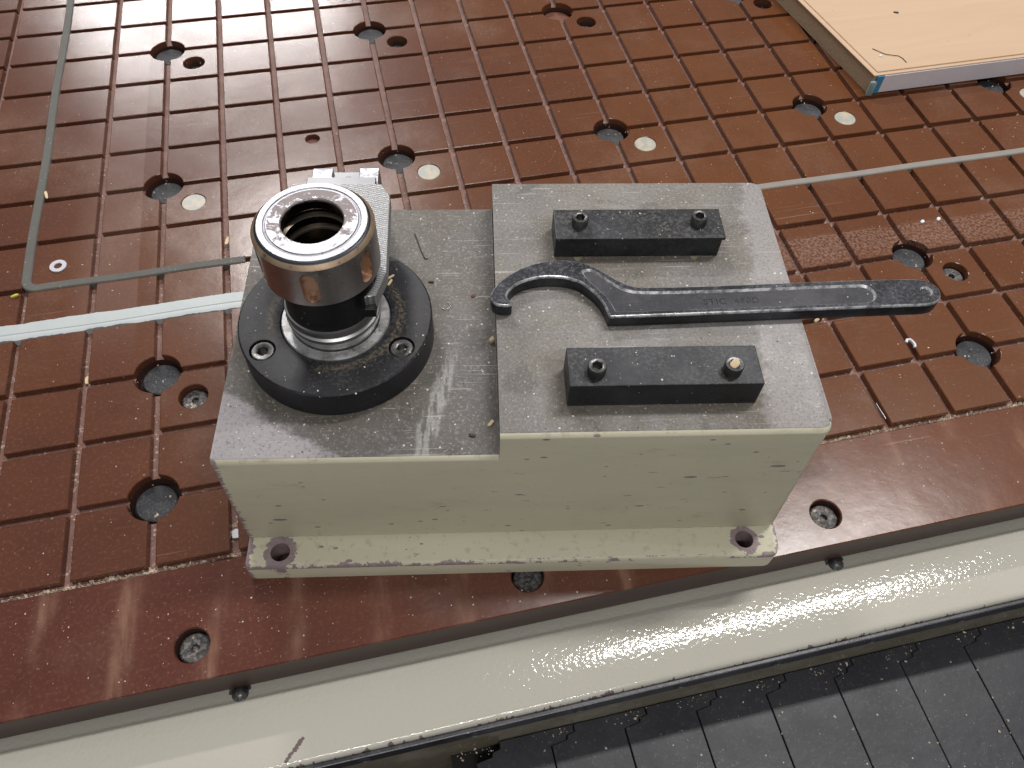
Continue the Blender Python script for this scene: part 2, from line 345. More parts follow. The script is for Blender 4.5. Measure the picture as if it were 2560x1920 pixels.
k = Mat('filler_paint', .5); P = k.pos
col = k.mix(k.noise(P, 35, 4, .7), (.43, .47, .475), (.52, .555, .56))
col = k.mix(k.mth('MULTIPLY', k.step(k.noise(P, 150, 4, .75), .64, .72), .55), col, (.33, .35, .33))
M['filler'] = k.fin(col, .5, None, k.bump(k.noise(P, 160, 4, .7), .3, .0006))
k = Mat('conveyor_plastic', .45); P = k.pos
col = k.mix(k.step(k.noise(P, 16, 4, .65), .36, .66), (.021, .0215, .027), (.037, .037, .043))
col = k.mix(k.mth('MULTIPLY', k.step(k.noise(P, 9, 3, .6), .60, .68), .5), col, (.028, .028, .034))
col = k.mix(k.mth('MULTIPLY', k.step(k.noise(P, 500, 3, .7), .56, .74), .35), col, (.22, .20, .18))
col = k.mix(k.mth('MULTIPLY', k.specks(P, 190, .13, .30), .8), col, (.48, .42, .35))
M['conveyor'] = k.fin(col, k.mth('ADD', .36, k.mth('MULTIPLY', k.noise(P, 30, 3), .22)), None, k.bump(k.noise(P, 90, 4, .6), .25, .001))
k = Mat('dark_void', .9); M['void'] = k.fin((.012, .011, .010))
# board
k = Mat('board_veneer', .55); O = k.obj
gr = k.noise(k.mapv(O, (2.2, 15, 1)), 1.8, 6, .62, .8)
col = k.mix(k.step(gr, .3, .7), (.54, .375, .245), (.585, .42, .285))
col = k.mix(k.mth('MULTIPLY', k.step(k.noise(O, 320, 3, .7), .55, .75), .18), col, (.50, .32, .18))
col = k.mix(k.mth('MULTIPLY', k.specks(O, 110, .09, .18), .7), col, (.20, .13, .08))
M['veneer'] = k.fin(col, .55, None, k.bump(gr, .1, .0005))
k = Mat('board_core', .8); O = k.obj
col = k.mix(k.noise(k.mapv(O, (1, 1, 5)), 120, 5, .75), (.30, .21, .13), (.52, .40, .27))
M['core'] = k.fin(col, .8, None, k.bump(k.noise(O, 400, 4, .7), .5, .001))
k = Mat('edge_film', .35); O = k.obj
M['film'] = k.fin(k.mix(k.noise(O, 60, 3), (.74, .70, .78), (.84, .81, .85)), .35)
k = Mat('blue_tape', .3); M['bluetape'] = k.fin((.06, .27, .47))
k = Mat('clear_tape', .25); M['cleartape'] = k.fin((.20, .27, .27))
k = Mat('white_plastic', .4); M['white'] = k.fin((.70, .70, .72))
k = Mat('washer_zinc', .35, .3); M['washer'] = k.fin((.62, .61, .66))
k = Mat('pale_wood', .7); O = k.obj
M['wood'] = k.fin(k.mix(k.noise(O, 500, 3), (.58, .42, .24), (.78, .64, .42)))
k = Mat('yellow_plastic', .5); M['yellow'] = k.fin((.62, .60, .12))
k = Mat('dark_fleck', .6); M['dark'] = k.fin((.03, .026, .024))
k = Mat('red_fleck', .6); M['red'] = k.fin((.15, .04, .03))
k = Mat('steel_needle', .25, 1.); M['needle'] = k.fin((.6, .6, .62))
k = Mat('sawdust', .85); P = k.pos
M['crumb'] = k.fin(k.mix(k.step(k.noise(P, 300, 2), .35, .65), (.50, .40, .30), (.78, .68, .56)))
k = Mat('white_dust', .8); M['dust'] = k.fin((.66, .61, .54))
k = Mat('brown_pad', .6); M['brown'] = k.fin((.15, .055, .03))

# ================================================================== mesh helpers
def offset(pts, d):
    """inset a CCW polygon by d"""
    out = []; n = len(pts)
    for i in range(n):
        a = Vector(pts[i - 1]); b = Vector(pts[i]); c = Vector(pts[(i + 1) % n])
        e1 = (b - a).normalized(); e2 = (c - b).normalized()
        n1 = Vector((-e1.y, e1.x)); n2 = Vector((-e2.y, e2.x))
        m = n1 + n2; q = m.dot(n1)
        m = m / q if abs(q) > .25 else (m.normalized() if m.length > 1e-9 else n1)
        out.append(tuple(b + m * d))
    return out
def circle(cx, cy, r, n=24, a0=0.):
    return [(cx + r * math.cos(a0 + 2 * math.pi * i / n), cy + r * math.sin(a0 + 2 * math.pi * i / n)) for i in range(n)]
def ringv(bm, pts, z): return [bm.verts.new((x, y, z)) for x, y in pts]
def bridge(bm, a, b, mi=0):
    n = len(a)
    for i in range(n):
        f = bm.faces.new((a[i], a[(i + 1) % n], b[(i + 1) % n], b[i])); f.material_index = mi
def cap(bm, loops, up, mi=0):
    if len(loops) == 1:
        f = bm.faces.new(loops[0] if up else loops[0][::-1]); f.material_index = mi; return
    es = []
    for L_ in loops:
        for i in range(len(L_)):
            a, b = L_[i], L_[(i + 1) % len(L_)]
            es.append(bm.edges.get((a, b)) or bm.edges.new((a, b)))
    g = bmesh.ops.triangle_fill(bm, edges=es, use_beauty=True, use_dissolve=False, normal=(0, 0, 1 if up else -1))
    for f in g['geom']:
        if isinstance(f, bmesh.types.BMFace):
            f.material_index = mi
            f.normal_update()
            if (f.normal.z > 0) != up: f.normal_flip()
def prism(bm, outer, z0, z1, holes=(), bev=0., bottom=True, mi=0, mtop=None, top=True):
    mtop = mi if mtop is None else mtop
    lo = ringv(bm, outer, z0); hi = ringv(bm, outer, z1 - bev); bridge(bm, lo, hi, mi)
    tops = [hi]
    if bev:
        t = ringv(bm, offset(outer, bev), z1); bridge(bm, hi, t, mtop); tops = [t]
    bots = [lo]
    for h in holes:
        hl = ringv(bm, h, z0); hh = ringv(bm, h, z1 - bev); bridge(bm, hh, hl, mi)
        tt = hh
        if bev:
            tt = ringv(bm, offset(h, -bev), z1); bridge(bm, tt, hh, mtop)
        tops.append(tt); bots.append(hl)
    if top: cap(bm, tops, True, mtop)
    if bottom: cap(bm, bots, False, mi)
def lathe(bm, prof, cx=0., cy=0., n=64, mats=None, closed=False):
    rings = [ringv(bm, circle(cx, cy, max(r, 1e-5), n), z) for r, z in prof]
    m = len(rings)
    for i in range(m if closed else m - 1):
        bridge(bm, rings[i], rings[(i + 1) % m], mats[i] if mats else 0)
    return rings
def box(bm, x0, x1, y0, y1, z0, z1, bev=0., mi=0): prism(bm, [(x0, y0), (x1, y0), (x1, y1), (x0, y1)], z0, z1, bev=bev, mi=mi)
def mesh(name, bm, mats, smooth=30):
    bmesh.ops.recalc_face_normals(bm, faces=bm.faces[:]) if smooth is not False and getattr(bm, '_recalc', False) else None
    me = bpy.data.meshes.new(name); bm.to_mesh(me); bm.free()
    for m_ in (mats if isinstance(mats, (list, tuple)) else [mats]): me.materials.append(M[m_])
    if smooth:
        for p in me.polygons: p.use_smooth = True
        me.set_sharp_from_angle(angle=R(smooth))
    return me
def link(name, me, parent=None, loc=(0, 0, 0), rz=0.):
    o = bpy.data.objects.new(name, me); COL.objects.link(o); o.location = loc; o.rotation_euler = (0, 0, rz)
    if parent is not None: o.parent = parent
    return o
def part(name, bm, mats, parent=None, loc=(0, 0, 0), rz=0., smooth=30): return link(name, mesh(name, bm, mats, smooth), parent, loc, rz)
def tag(o, label, cat, group=None, kind=None):
    o['label'] = label; o['category'] = cat
    if group: o['group'] = group
    if kind: o['kind'] = kind
    return o
def thing(name, label, cat, loc=(0, 0, 0), rz=0., group=None):
    o = link(name, None, None, loc, rz); o.empty_display_size = .02
    return tag(o, label, cat, group)
def boolean(o, cutter_bm, op='DIFFERENCE'):
    me = bpy.data.meshes.new('cutter'); cutter_bm.to_mesh(me); cutter_bm.free()
    c_ = bpy.data.objects.new('cutter', me); COL.objects.link(c_)
    bpy.context.view_layer.update()
    c_.matrix_world = o.matrix_world.copy()
    md = o.modifiers.new('b', 'BOOLEAN'); md.object = c_; md.operation = op; md.solver = 'EXACT'
    bpy.context.view_layer.update()
    dg = bpy.context.evaluated_depsgraph_get()
    nm = bpy.data.meshes.new_from_object(o.evaluated_get(dg))
    o.modifiers.clear(); o.data = nm
    bpy.data.objects.remove(c_)
def bevel(o, w, seg=2, ang=40):
    md = o.modifiers.new('bevel', 'BEVEL'); md.width = w; md.segments = seg; md.limit_method = 'ANGLE'; md.angle_limit = R(ang); md.use_clamp_overlap = True
def smooth_poly(p, it=2):
    for _ in range(it):
        q = []
        for i in range(len(p)):
            a, b = p[i], p[(i + 1) % len(p)]
            q += [(.75 * a[0] + .25 * b[0], .75 * a[1] + .25 * b[1]), (.25 * a[0] + .75 * b[0], .25 * a[1] + .75 * b[1])]
        p = q
    return p
def hexagon(r): return circle(0, 0, r, 6, .3)

# ================================================================== the grooved machine table
PITCH, GW, GD = .05, .0052, .0055
HOLES = [(i, j) for j in (4, 0, -4) for i in range(-8, 25, 4)] + [(i, -6) for i in range(-8, 25, 4)]
SCREWS = {}
for (i, j) in HOLES:
    if j != -6: SCREWS[(i, j - 1)] = 'plug' if j == 0 else 'screw'
table = thing('machine_table', 'brown grooved phenolic worktable of square blocks with round black pads', 'worktable', (0, 0, 0))
X0, X1, YB, Y1 = -.7, 1.4, -.3526, 1.1
HR_, PADR, SCR = .0165, .0132, .0101

bm = bmesh.new()     # groove floor with its round pockets
pock = [circle(i * PITCH, j * PITCH, HR_, 28) for i, j in HOLES if -.6 < i * .05 < 1.3]
spos = [((i + .5) * PITCH, (j + .5) * PITCH) for (i, j) in SCREWS if -.6 < i * .05 < 1.3]
pk2 = [circle(x, y, SCR, 20) for x, y in spos]
outer = [(X0, YB), (X1, YB), (X1, Y1), (X0, Y1)]
lo = ringv(bm, outer, -.0275); hi = ringv(bm, outer, -GD); bridge(bm, lo, hi, 1)
tops = [hi]
for h in pock + pk2:
    t_ = ringv(bm, h, -GD); b_ = ringv(bm, h, -.015); bridge(bm, t_, b_, 1); bm.faces.new(b_).material_index = 1
    tops.append(t_)
cap(bm, tops, True, 0); cap(bm, [lo], False, 1)
part('groove_floor', bm, ['floor', 'edge'], table, smooth=False)

bm = bmesh.new()     # solid front border
bx = [.0245 + .2005 * q for q in range(-3, 7)]
prism(bm, [(X0, -.4235), (X1, -.4235), (X1, YB), (X0, YB)], -.028, 0, [circle(x, -.4022, SCR, 28) for x in bx], bev=.0007, mi=1, mtop=0)
part('front_border', bm, ['border', 'edge'], table, smooth=False)

def hole_screw_mesh(r):
    bm = bmesh.new()
    prof = [(r * .99, -.012), (r * .99, -.0008), (r * .88, 0), (r * .40, -.0004)]
    rg = lathe(bm, prof, n=24)
    hx = ringv(bm, circle(0, 0, r * .27, 24), -.0004)
    bridge(bm, rg[-1], hx); b_ = ringv(bm, circle(0, 0, r * .27, 24), -.003); bridge(bm, hx, b_); bm.faces.new(b_)
    return mesh('screw_head', bm, ['screw'], 35)
screw_me = hole_screw_mesh(.0094)
bmx = bmesh.new(); prism(bmx, circle(0, 0, .0099, 24), -.010, 0, bev=.0004); plug_me = mesh('resin_plug', bmx, ['plug'])
bmx = bmesh.new(); prism(bmx, circle(0, 0, PADR, 32), -.007, 0, bev=.0006); pad_me = mesh('rubber_pad', bmx, ['rubber'])
bmx = bmesh.new(); prism(bmx, circle(0, 0, .0155, 32), -.004, 0, bev=.0006); bpad_me = mesh('rubber_pad', bmx, ['brown'])

def in_frame(x, y, z=0., m=.01):
    d = cam.rotation_euler.to_matrix().transposed() @ (Vector((x, y, z)) - cam.location)
    if d.z > -.01: return False
    u, v = cam_data.lens / 36 * d.x / -d.z, cam_data.lens / 36 * d.y / -d.z
    return abs(u) < .5 + m and abs(v) < .375 + m

HSET = set(HOLES)
def tile_outline(i, j):
    s = PITCH / 2 - GW / 2; o = []; ext = .0031 if (j == -4 and i < 3) else 0.
    for (cx, cy) in ((0, 0), (1, 0), (1, 1), (0, 1)):
        sx_, sy_ = (cx * 2 - 1), (cy * 2 - 1)
        if (i + cx, j + cy) in HSET:
            hx, hy = sx_ * PITCH / 2, sy_ * PITCH / 2; w = GW / 2; e = math.sqrt(HR_ ** 2 - w ** 2)
            aA = math.atan2(-sy_ * w, -sx_ * e); aB = math.atan2(-sy_ * e, -sx_ * w)
            first_is_A = (cx, cy) in ((1, 0), (0, 1))   # CCW order: arrive along the horizontal or vertical edge
            a0, a1 = (aA, aB) if first_is_A else (aB, aA)
            dlt = (a1 - a0 + math.pi) % (2 * math.pi) - math.pi
            o += [(hx + HR_ * math.cos(a0 + dlt * q / 7), hy + HR_ * math.sin(a0 + dlt * q / 7)) for q in range(8)]
        else: o.append((sx_ * s, sy_ * s + (ext if cy else 0)))
    return o
cache = {}
def tile_mesh(i, j):
    key = (tuple((i + a, j + b) in HSET for a in (0, 1) for b in (0, 1)), SCREWS.get((i, j), '') != '', (i, j) == (2, 0), j == -4 and i < 3)
    if key not in cache:
        bm = bmesh.new(); hs = []
        if key[1]: hs.append(circle(0, 0, SCR, 24))
        if key[2]: hs.append(circle(.004, .0135, .0063, 20))
        prism(bm, tile_outline(i, j), -GD - .0003, 0, hs, bev=.0005, bottom=False)
        cache[key] = mesh('table_block', bm, ['tile'], False)
    return cache[key]
far = bmesh.new()
for i in range(-9, 23):
    for j in range(-7, 14):
        x, y = (i + .5) * PITCH, (j + .5) * PITCH
        vis = any(in_frame(x + a * .023, y + b * .023) for a in (-1, 0, 1) for b in (-1, 0, 1))
        if vis: link('table_block', tile_mesh(i, j), table, (x, y, 0))
        else:
            n0 = len(far.verts); far.from_mesh(tile_mesh(i, j)); far.verts.ensure_lookup_table()
            bmesh.ops.translate(far, vec=(x, y, 0), verts=far.verts[n0:])
        sc_ = SCREWS.get((i, j))
        if vis and sc_:
            if sc_ == 'plug': link('resin_plug', plug_me, table, (x, y, -.0003), random.random() * 6)
            else: link('screw_head', screw_me, table, (x - .0003, y + .0003, -.0058 if j < 0 else -.010), random.random() * 6)
fo = part('outer_blocks', far, ['tile'], table, smooth=False); fo['kind'] = 'stuff'
for (i, j) in HOLES:
    if in_frame(i * PITCH, j * PITCH, 0, .03):
        if (i, j) == (8, 4): link('rubber_pad', bpad_me, table, (i * PITCH, j * PITCH, -.0100))
        else: link('rubber_pad', pad_me, table, (i * PITCH + random.uniform(-.001, .0012), j * PITCH + random.uniform(-.001, .001), -.0076 + random.uniform(-.0008, .0008)))
for x in bx:
    if in_frame(x, -.4022, 0, .02): link('screw_head', screw_me, table, (x + .0004, -.4025, -.0052), random.random() * 6)

# ================================================================== cream steel rail below the table edge
rail = thing('machine_rail', 'cream painted steel rail running below the brown table edge', 'rail', (0, 0, 0))
bm = bmesh.new()
prof = [(-.36, -.0315), (-.4288, -.0315), (-.4302, -.0309), (-.4322, -.0297), (-.4335, -.0293), (-.470, -.0293), (-.4722, -.0299), (-.4737, -.0313), (-.4743, -.034), (-.4743, -.26), (-.36, -.26)]
a_ = [bm.verts.new((X0, y, z)) for y, z in prof]; b_ = [bm.verts.new((X1, y, z)) for y, z in prof]
bridge(bm, a_, b_); bm.faces.new(a_[::-1]); bm.faces.new(b_)
bmesh.ops.recalc_face_normals(bm, faces=bm.faces[:])
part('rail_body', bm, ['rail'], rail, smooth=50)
bm = bmesh.new(); box(bm, X0, X1, -.4774, -.4744, -.0465, -.0322)
o = part('edge_trim', bm, ['trim'], rail, smooth=False); bevel(o, .0008, 2)
bm = bmesh.new()
rgs = lathe(bm, [(.0045, 0), (.0045, .0004), (.0036, .0006), (.0034, .0002)], n=20); bm.faces.new(rgs[-1])
bmesh.ops.rotate(bm, verts=bm.verts[:], cent=(0, 0, 0), matrix=Matrix.Rotation(R(90), 3, 'X'))
plug2 = mesh('trim_plug', bm, ['trim'])
for q in range(-2, 10): link('trim_plug', plug2, rail, (.1111 + .0653 * q, -.4774, -.0392))
bm = bmesh.new()
rgs = lathe(bm, [(.0050, 0), (.0050, .0012), (.0044, .0018), (.0040, .0022), (.0034, .0030), (.0020, .0038), (.0006, .0041)], n=20); bm.faces.new(rgs[-1])
boltme = mesh('rail_bolt', bm, ['bolt'], 50)
bm = bmesh.new(); prism(bm, [(-.0066, .0005), (.0064, .0012), (.0060, .0042), (.001, .0046), (-.0062, .0036)], .0001, .0006)
flap = mesh('rail_bolt_washer', bm, ['trim'])
for x in (.0434, .4333):
    b = link('rail_bolt', boltme, rail, (x, -.4264, -.0314)); link('bolt_washer', flap, b)

# ================================================================== dark plastic conveyor
conv = thing('conveyor_belt', 'dark grey plastic link conveyor with stepped seams beside the rail', 'conveyor', (0, 0, 0))
bm = bmesh.new(); PC = .0508; g = .00035
seam = [(0, -.80), (0, -.4848), (.0108, -.4832), (.0118, -.4806), (.0170, -.4794), (.0173, -.4748)]
left = [(x + g, y) for x, y in seam]; right = [(x + PC - g, y) for x, y in seam]
poly = [left[0], right[0]] + right[1:] + left[1:][::-1]
prism(bm, poly, -.010, 0, bev=.0004)
lm = mesh('belt_link', bm, ['conveyor'], False)
for q in range(-2, 18): link('belt_link', lm, conv, (.2766 + PC * q, 0, -.095 + random.uniform(-.0003, .0003)))
bm = bmesh.new(); box(bm, .16, 1.3, -.80, -.4745, -.15, -.107); box(bm, -.7, 1.3, -.80, -.4745, -.26, -.20)
part('belt_bed', bm, ['void'], conv, smooth=False)

# ================================================================== seals, filler, washer
def ribbon(path, w, z0, z1, bev=.0006):
    """offset a polyline to both sides -> polygon"""
    L_, R_ = [], []
    for i, pnt in enumerate(path):
        a = Vector(path[max(i - 1, 0)]); b = Vector(path[min(i + 1, len(path) - 1)])
        t_ = (b - a).normalized(); n = Vector((-t_.y, t_.x)) * w / 2; pv = Vector(pnt)
        L_.append(tuple(pv + n)); R_.append(tuple(pv - n))
    bm = bmesh.new(); prism(bm, R_ + L_[::-1], z0, z1, bev=bev); return bm
path = [(-.1, 1.0), (-.1, .5)] + [(-.1 + .0006 * math.sin(y * 31), y) for y in [.4 - .02 * q for q in range(24)]]
path += [(-.1, -.086)] + [(-.091 - .009 * math.cos(t), -.0905 - .009 * math.sin(t)) for t in [R(10 * q) for q in range(0, 10)]]
path += [(x, -.0996 + .0004 * math.sin(x * 60)) for x in [-.085 + .01 * q for q in range(16)]]
o = part('sealing_cord', ribbon(path, .0074, -.0045, .0011, .0008), ['seal'], None, smooth=40)
tag(o, 'grey rubber sealing cord bent round a corner in the grooves beside the washer', 'sealing cord', 'grey sealing cords pressed into the table grooves')
path = [(x, -.1003 + .0003 * math.sin(x * 40)) for x in [.20 + .02 * q for q in range(50)]]
o = part('sealing_cord', ribbon(path, .0072, -.0045, .0010, .0008), ['seal2'], None, smooth=40)
tag(o, 'straight grey rubber sealing cord in the groove between the steel stand and the wooden board', 'sealing cord', 'grey sealing cords pressed into the table grooves')

bm = bmesh.new()
xs = [-.45 + .0022 * q for q in range(270)]
def jit(a): return random.uniform(-a, a)
prof_rows = []
w1 = w2 = 0.
for x in xs:
    w1 = max(-.0008, min(.0008, .8 * w1 + jit(.0003))); w2 = max(-.0007, min(.0007, .8 * w2 + jit(.0003)))
    dd = .0007 * math.sin(x * 37)
    prof_rows.append([(x, -.1336 + w1 + jit(.0003), .0001), (x, -.1341 + w1, .0007), (x, -.1390, .0009 + jit(.00005)), (x, -.1437 + dd, .0009), (x, -.1442 + dd, .0004), (x, -.1448 + dd, .0006), (x, -.1474 + w2, .0006), (x, -.1490 + w2 + jit(.0004), .0002)])
vr = [[bm.verts.new(q) for q in row] for row in prof_rows]
for a, b in zip(vr, vr[1:]):
    for q in range(7): bm.faces.new((a[q], a[q + 1], b[q + 1], b[q]))
nb = [[bm.verts.new((r[0].co.x, r[0].co.y, -.006)), bm.verts.new((r[0].co.x, r[-1].co.y, -.006))] for r in vr]
for q in range(len(vr) - 1):
    bm.faces.new((vr[q][0], vr[q + 1][0], nb[q + 1][0], nb[q][0])); bm.faces.new((vr[q][-1], nb[q][1], nb[q + 1][1], vr[q + 1][-1]))
    bm.faces.new((nb[q][0], nb[q + 1][0], nb[q + 1][1], nb[q][1]))
bmesh.ops.recalc_face_normals(bm, faces=bm.faces[:])
o = part('filler_strip', bm, ['filler'], None, smooth=35)
tag(o, 'pale blue-grey painted filler strip with ragged edges across the brown blocks', 'filler strip')

bm = bmesh.new(); prism(bm, circle(0, 0, .0064, 32), 0, .0011, [circle(0, 0, .0030, 24)], bev=.0002)
o = part('washer', bm, ['washer'], None, (-.0776, -.0793, .0001))
tag(o, 'small flat white washer lying on a brown block inside the bent sealing cord', 'washer')

# ================================================================== steel tool stand
TH = R(-10.6); ORG = (.0601, -.3688, 0.)
HL, HRT, US, UE = .1042, .1258, .1503, .3225
def wl(u, v, z):
    return (ORG[0] + u * math.cos(TH) - v * math.sin(TH), ORG[1] + u * math.sin(TH) + v * math.cos(TH), z)
stand = thing('tool_stand', 'cream painted cast tool stand with a stepped grey machined top', 'tool stand', ORG, TH)
VF, VB, FL = .0228, .2105, .0167
def section(H, d, df, stp=False):
    """(v,z) outline: flange, fillet, wall, chamfered top edge ; d = inset of wall, df = inset of flange"""
    f = VF + d; b = VB - d; o = [(df, 0), (df, FL - .0022), (df + .0008, FL - .0008), (df + .0022, FL)]
    o += [(f - .005, FL)] + [(f - .005 * math.cos(t) , FL + .005 - .005 * math.sin(t)) for t in (R(60), R(30), R(0))]
    if stp: o += [(f, HL - .0030)]
    o += [(f, H - .0030), (f + .0003, H - .0022), (f + .0022, H - .0003), (f + .0030, H), (b - .0012, H), (b, H - .0012)]
    if stp: o += [(b, HL - .0012)]
    o += [(b, FL + .004), (b + .004, FL), (VB + VF - df, FL), (VB + VF - df, 0)]
    return o
bm = bmesh.new()
st = [(0.0008, HL, .0006, .0006), (0.002, HL, 0, 0), (US, HL, 0, 0)]
def loft(st, stp=False):
    rows = [[bm.verts.new((u, v, z)) for v, z in section(H, d, df, stp)] for u, H, d, df in st]
    for a, b in zip(rows, rows[1:]): bridge(bm, a, b)
    return rows
r1 = loft([(-.0004, HL, .0008, .0008), (.0006, HL, 0, 0), (US, HL, 0, 0)])
bm.faces.new(r1[0][::-1])
rs = [(US, HRT, 0, 0), (UE - .0065, HRT, 0, 0)]
for q in range(1, 7):
    t = R(15 * q); rs.append((UE - .0065 + .0065 * math.sin(t), HRT, .0065 * (1 - math.cos(t)), .0065 * (1 - math.cos(t))))
r2 = loft(rs, True)
bm.faces.new(r2[-1])
# step wall between the two top levels, and everything below it, closed as one ring
A_ = r1[-1]; B_ = r2[0]            # A_[8..12]: top of the low level ; B_[8] and B_[14] sit on the same two points
bm.faces.new([B_[i] for i in range(8, 15)] + [A_[i] for i in (11, 10, 9)] if False else [B_[i] for i in range(8, 15)] + [v for v in A_[9:12][::-1]])
bmesh.ops.remove_doubles(bm, verts=bm.verts[:], dist=.00001)
bmesh.ops.recalc_face_normals(bm, faces=bm.faces[:])
for f in bm.faces:
    c_ = f.calc_center_median()
    if f.normal.z > .9 and c_.z > .09: f.material_index = 1
    if abs(f.normal.x) > .9 and .12 < c_.x < .2: f.material_index = 1
body = part('cast_body', bm, ['cream', 'machined', 'void'], stand, smooth=35)
bpy.context.view_layer.update()
cb = bmesh.new()
for x, y, z0, z1, r in ((.0192, .0097, -.01, .04, .0058), (.302, .011, -.01, .04, .0056), (.2000, .1448, .11, .14, .0026), (.2700, .1450, .11, .14, .0028)):
    prism(cb, circle(x, y, r, 28), z0, z1)
boolean(body, cb)

AX, AY = .0605, .10483
ZD = .1232
ring_o = None
bm = bmesh.new()    # black clamp ring
lathe(bm, [(.0538, HL), (.0538, ZD - .0009), (.0529, ZD), (.0345, ZD), (.0310, ZD - .0012), (.0303, ZD - .004), (.0303, HL)], AX, AY, 96)
pr = part('clamp_ring', bm, ['disc'], stand, smooth=30)
cb = bmesh.new(); scr = []
for ang in (-148, -31, 90):
    cx, cy = AX + .0440 * math.cos(R(ang)), AY + .0440 * math.sin(R(ang)); scr.append((cx, cy))
    prism(cb, circle(cx, cy, .0072, 28), ZD - .008, ZD + .01)
# close the ring for the boolean
bmc = bmesh.new(); bmc.from_mesh(pr.data); bmesh.ops.holes_fill(bmc, edges=bmc.edges[:], sides=0)
vb = [e for e in bmc.edges if len(e.link_faces) == 1]
bmc.free()
bm = bmesh.new()
lathe(bm, [(.0538, HL), (.0538, ZD - .0009), (.0529, ZD), (.0345, ZD), (.0310, ZD - .0012), (.0303, ZD - .004), (.0303, HL)], AX, AY, 96, closed=True)
pr.data = mesh('clamp_ring', bm, ['disc'], 30)
boolean(pr, cb)
def cap_screw_mesh(r, h, hexr, depth, mat='bolt', n=32):
    bm = bmesh.new()
    rg = lathe(bm, [(r, 0), (r, h - .0007), (r * .9, h), (hexr * 1.22, h)], n=n)
    hx = ringv(bm, [(.9999 * x, .9999 * y) for x, y in [tuple(v.co.xy * (hexr / (hexr * 1.22)) * (1 / max(abs(math.cos((math.atan2(v.co.y, v.co.x) + .3) % (math.pi / 3) - math.pi / 6)), .8)) * .92) for v in rg[-1]]], h - .0003)
    bridge(bm, rg[-1], hx)
    b_ = [bm.verts.new((v.co.x, v.co.y, h - depth)) for v in hx]; bridge(bm, hx, b_); bm.faces.new(b_)
    return mesh('cap_screw', bm, [mat], 35)
cs1 = cap_screw_mesh(.0064, .0072, .0030, .004)
for cx, cy in scr: link('cap_screw', cs1, pr, (cx, cy, ZD - .0079), random.random() * 6)
bm = bmesh.new()    # bright seat ring inside it
lathe(bm, [(.0302, HL), (.0302, ZD - .0012), (.0296, ZD - .0004), (.0250, ZD - .0004), (.0244, ZD - .0012), (.0244, ZD - .012)], AX, AY, 72)
part('seat_ring', bm, ['seat'], stand)

# locking block with two bright pads, and the milled fork plate on it
lock = thing('fork', '', '', (0, 0, 0)); bpy.data.objects.remove(lock)
bm = bmesh.new()
box(bm, .0402, .0808, .160, .2082, HL, .1368)
box(bm, .0402, .0808, .160, .190, .1368, .1489)
blk = part('lock_block', bm, ['block'], stand, smooth=False); bevel(blk, .0005, 1)
bpy.context.view_layer.update()
cb = bmesh.new(); prism(cb, circle(.0613, .2006, .0032, 24), .125, .138)
prf = []
part_pads = []
for u0, u1 in ((.0404, .0524), (.0688, .0806)):
    bm = bmesh.new(); box(bm, u0, u1, .1885, .208, .1366, .1402, .0003)
    part('lock_pad', bm, ['pad'], blk, smooth=False)
blk.modifiers.clear(); boolean(blk, cb); bevel(blk, .0004, 1)
bm = bmesh.new()    # thread inside the hole
pf = []
for q in range(9): pf += [(.0033, .1366 - q * .0010), (.0027, .1361 - q * .0010)]
lathe(bm, pf, .0613, .2006, 24)
part('screw_thread', bm, ['bright'], blk, smooth=False)
bm = bmesh.new()
fr_ = .0268
arc = [(AX + fr_ * math.cos(t), AY + fr_ * math.sin(t)) for t in [R(-38 + 193 * q / 26) for q in range(27)]]
outer = [(AX + .0272, AY - .0153), (AX + .0319, .1060), (AX + .0308, .1633), (AX + .0256, .1735), (AX - .0256, .1735), (AX - .0308, .1633), (AX - .0315, .1300), (AX - .0285, AY + .0113)]
poly = outer + [p_ for p_ in arc[::-1]]
# order: outer runs CCW right->back->left ; arc runs back left->right
prism(bm, poly, .1490, .158, bev=0)
fp = part('fork_plate', bm, ['milled'], stand, smooth=False); bevel(fp, .0004, 1)
bm = bmesh.new(); box(bm, .0815, .0870, .0855, .0915, .1455, .1515, .0004)
part('drive_key', bm, ['neck'], stand, smooth=False)

# two rest bars
cs2 = cap_screw_mesh(.0049, .0060, .0027, .0042)
def rest_bar(label, u0, u1, v0, v1, h, screws, lip=False):
    bm = bmesh.new()
    if lip:
        box(bm, u0, u1 - .0016, v0 + .0006, v1, HRT, HRT + h - .0022); box(bm, u0, u1, v0, v1, HRT + h - .0022, HRT + h)
    else: box(bm, u0, u1, v0, v1, HRT, HRT + h)
    o = part('rest_bar', bm, ['bar'], stand, smooth=False); bevel(o, .0005, 2); o['label'] = label
    for (x, y) in screws: link('cap_screw', cs2, o, (x, y, HRT + h), random.random() * 6)
    return o
fb = rest_bar('black steel rest bar beside the painted front, one screw filled with wood', .1853, .2842, .0405, .0648, .0182, ((.1994, .0490), (.2688, .0487)))
rest_bar('black steel rest bar beside the back edge with a thin top lip', .1856, .2850, .1450, .1692, .0156, ((.2003, .1568), (.2705, .1575)), True)

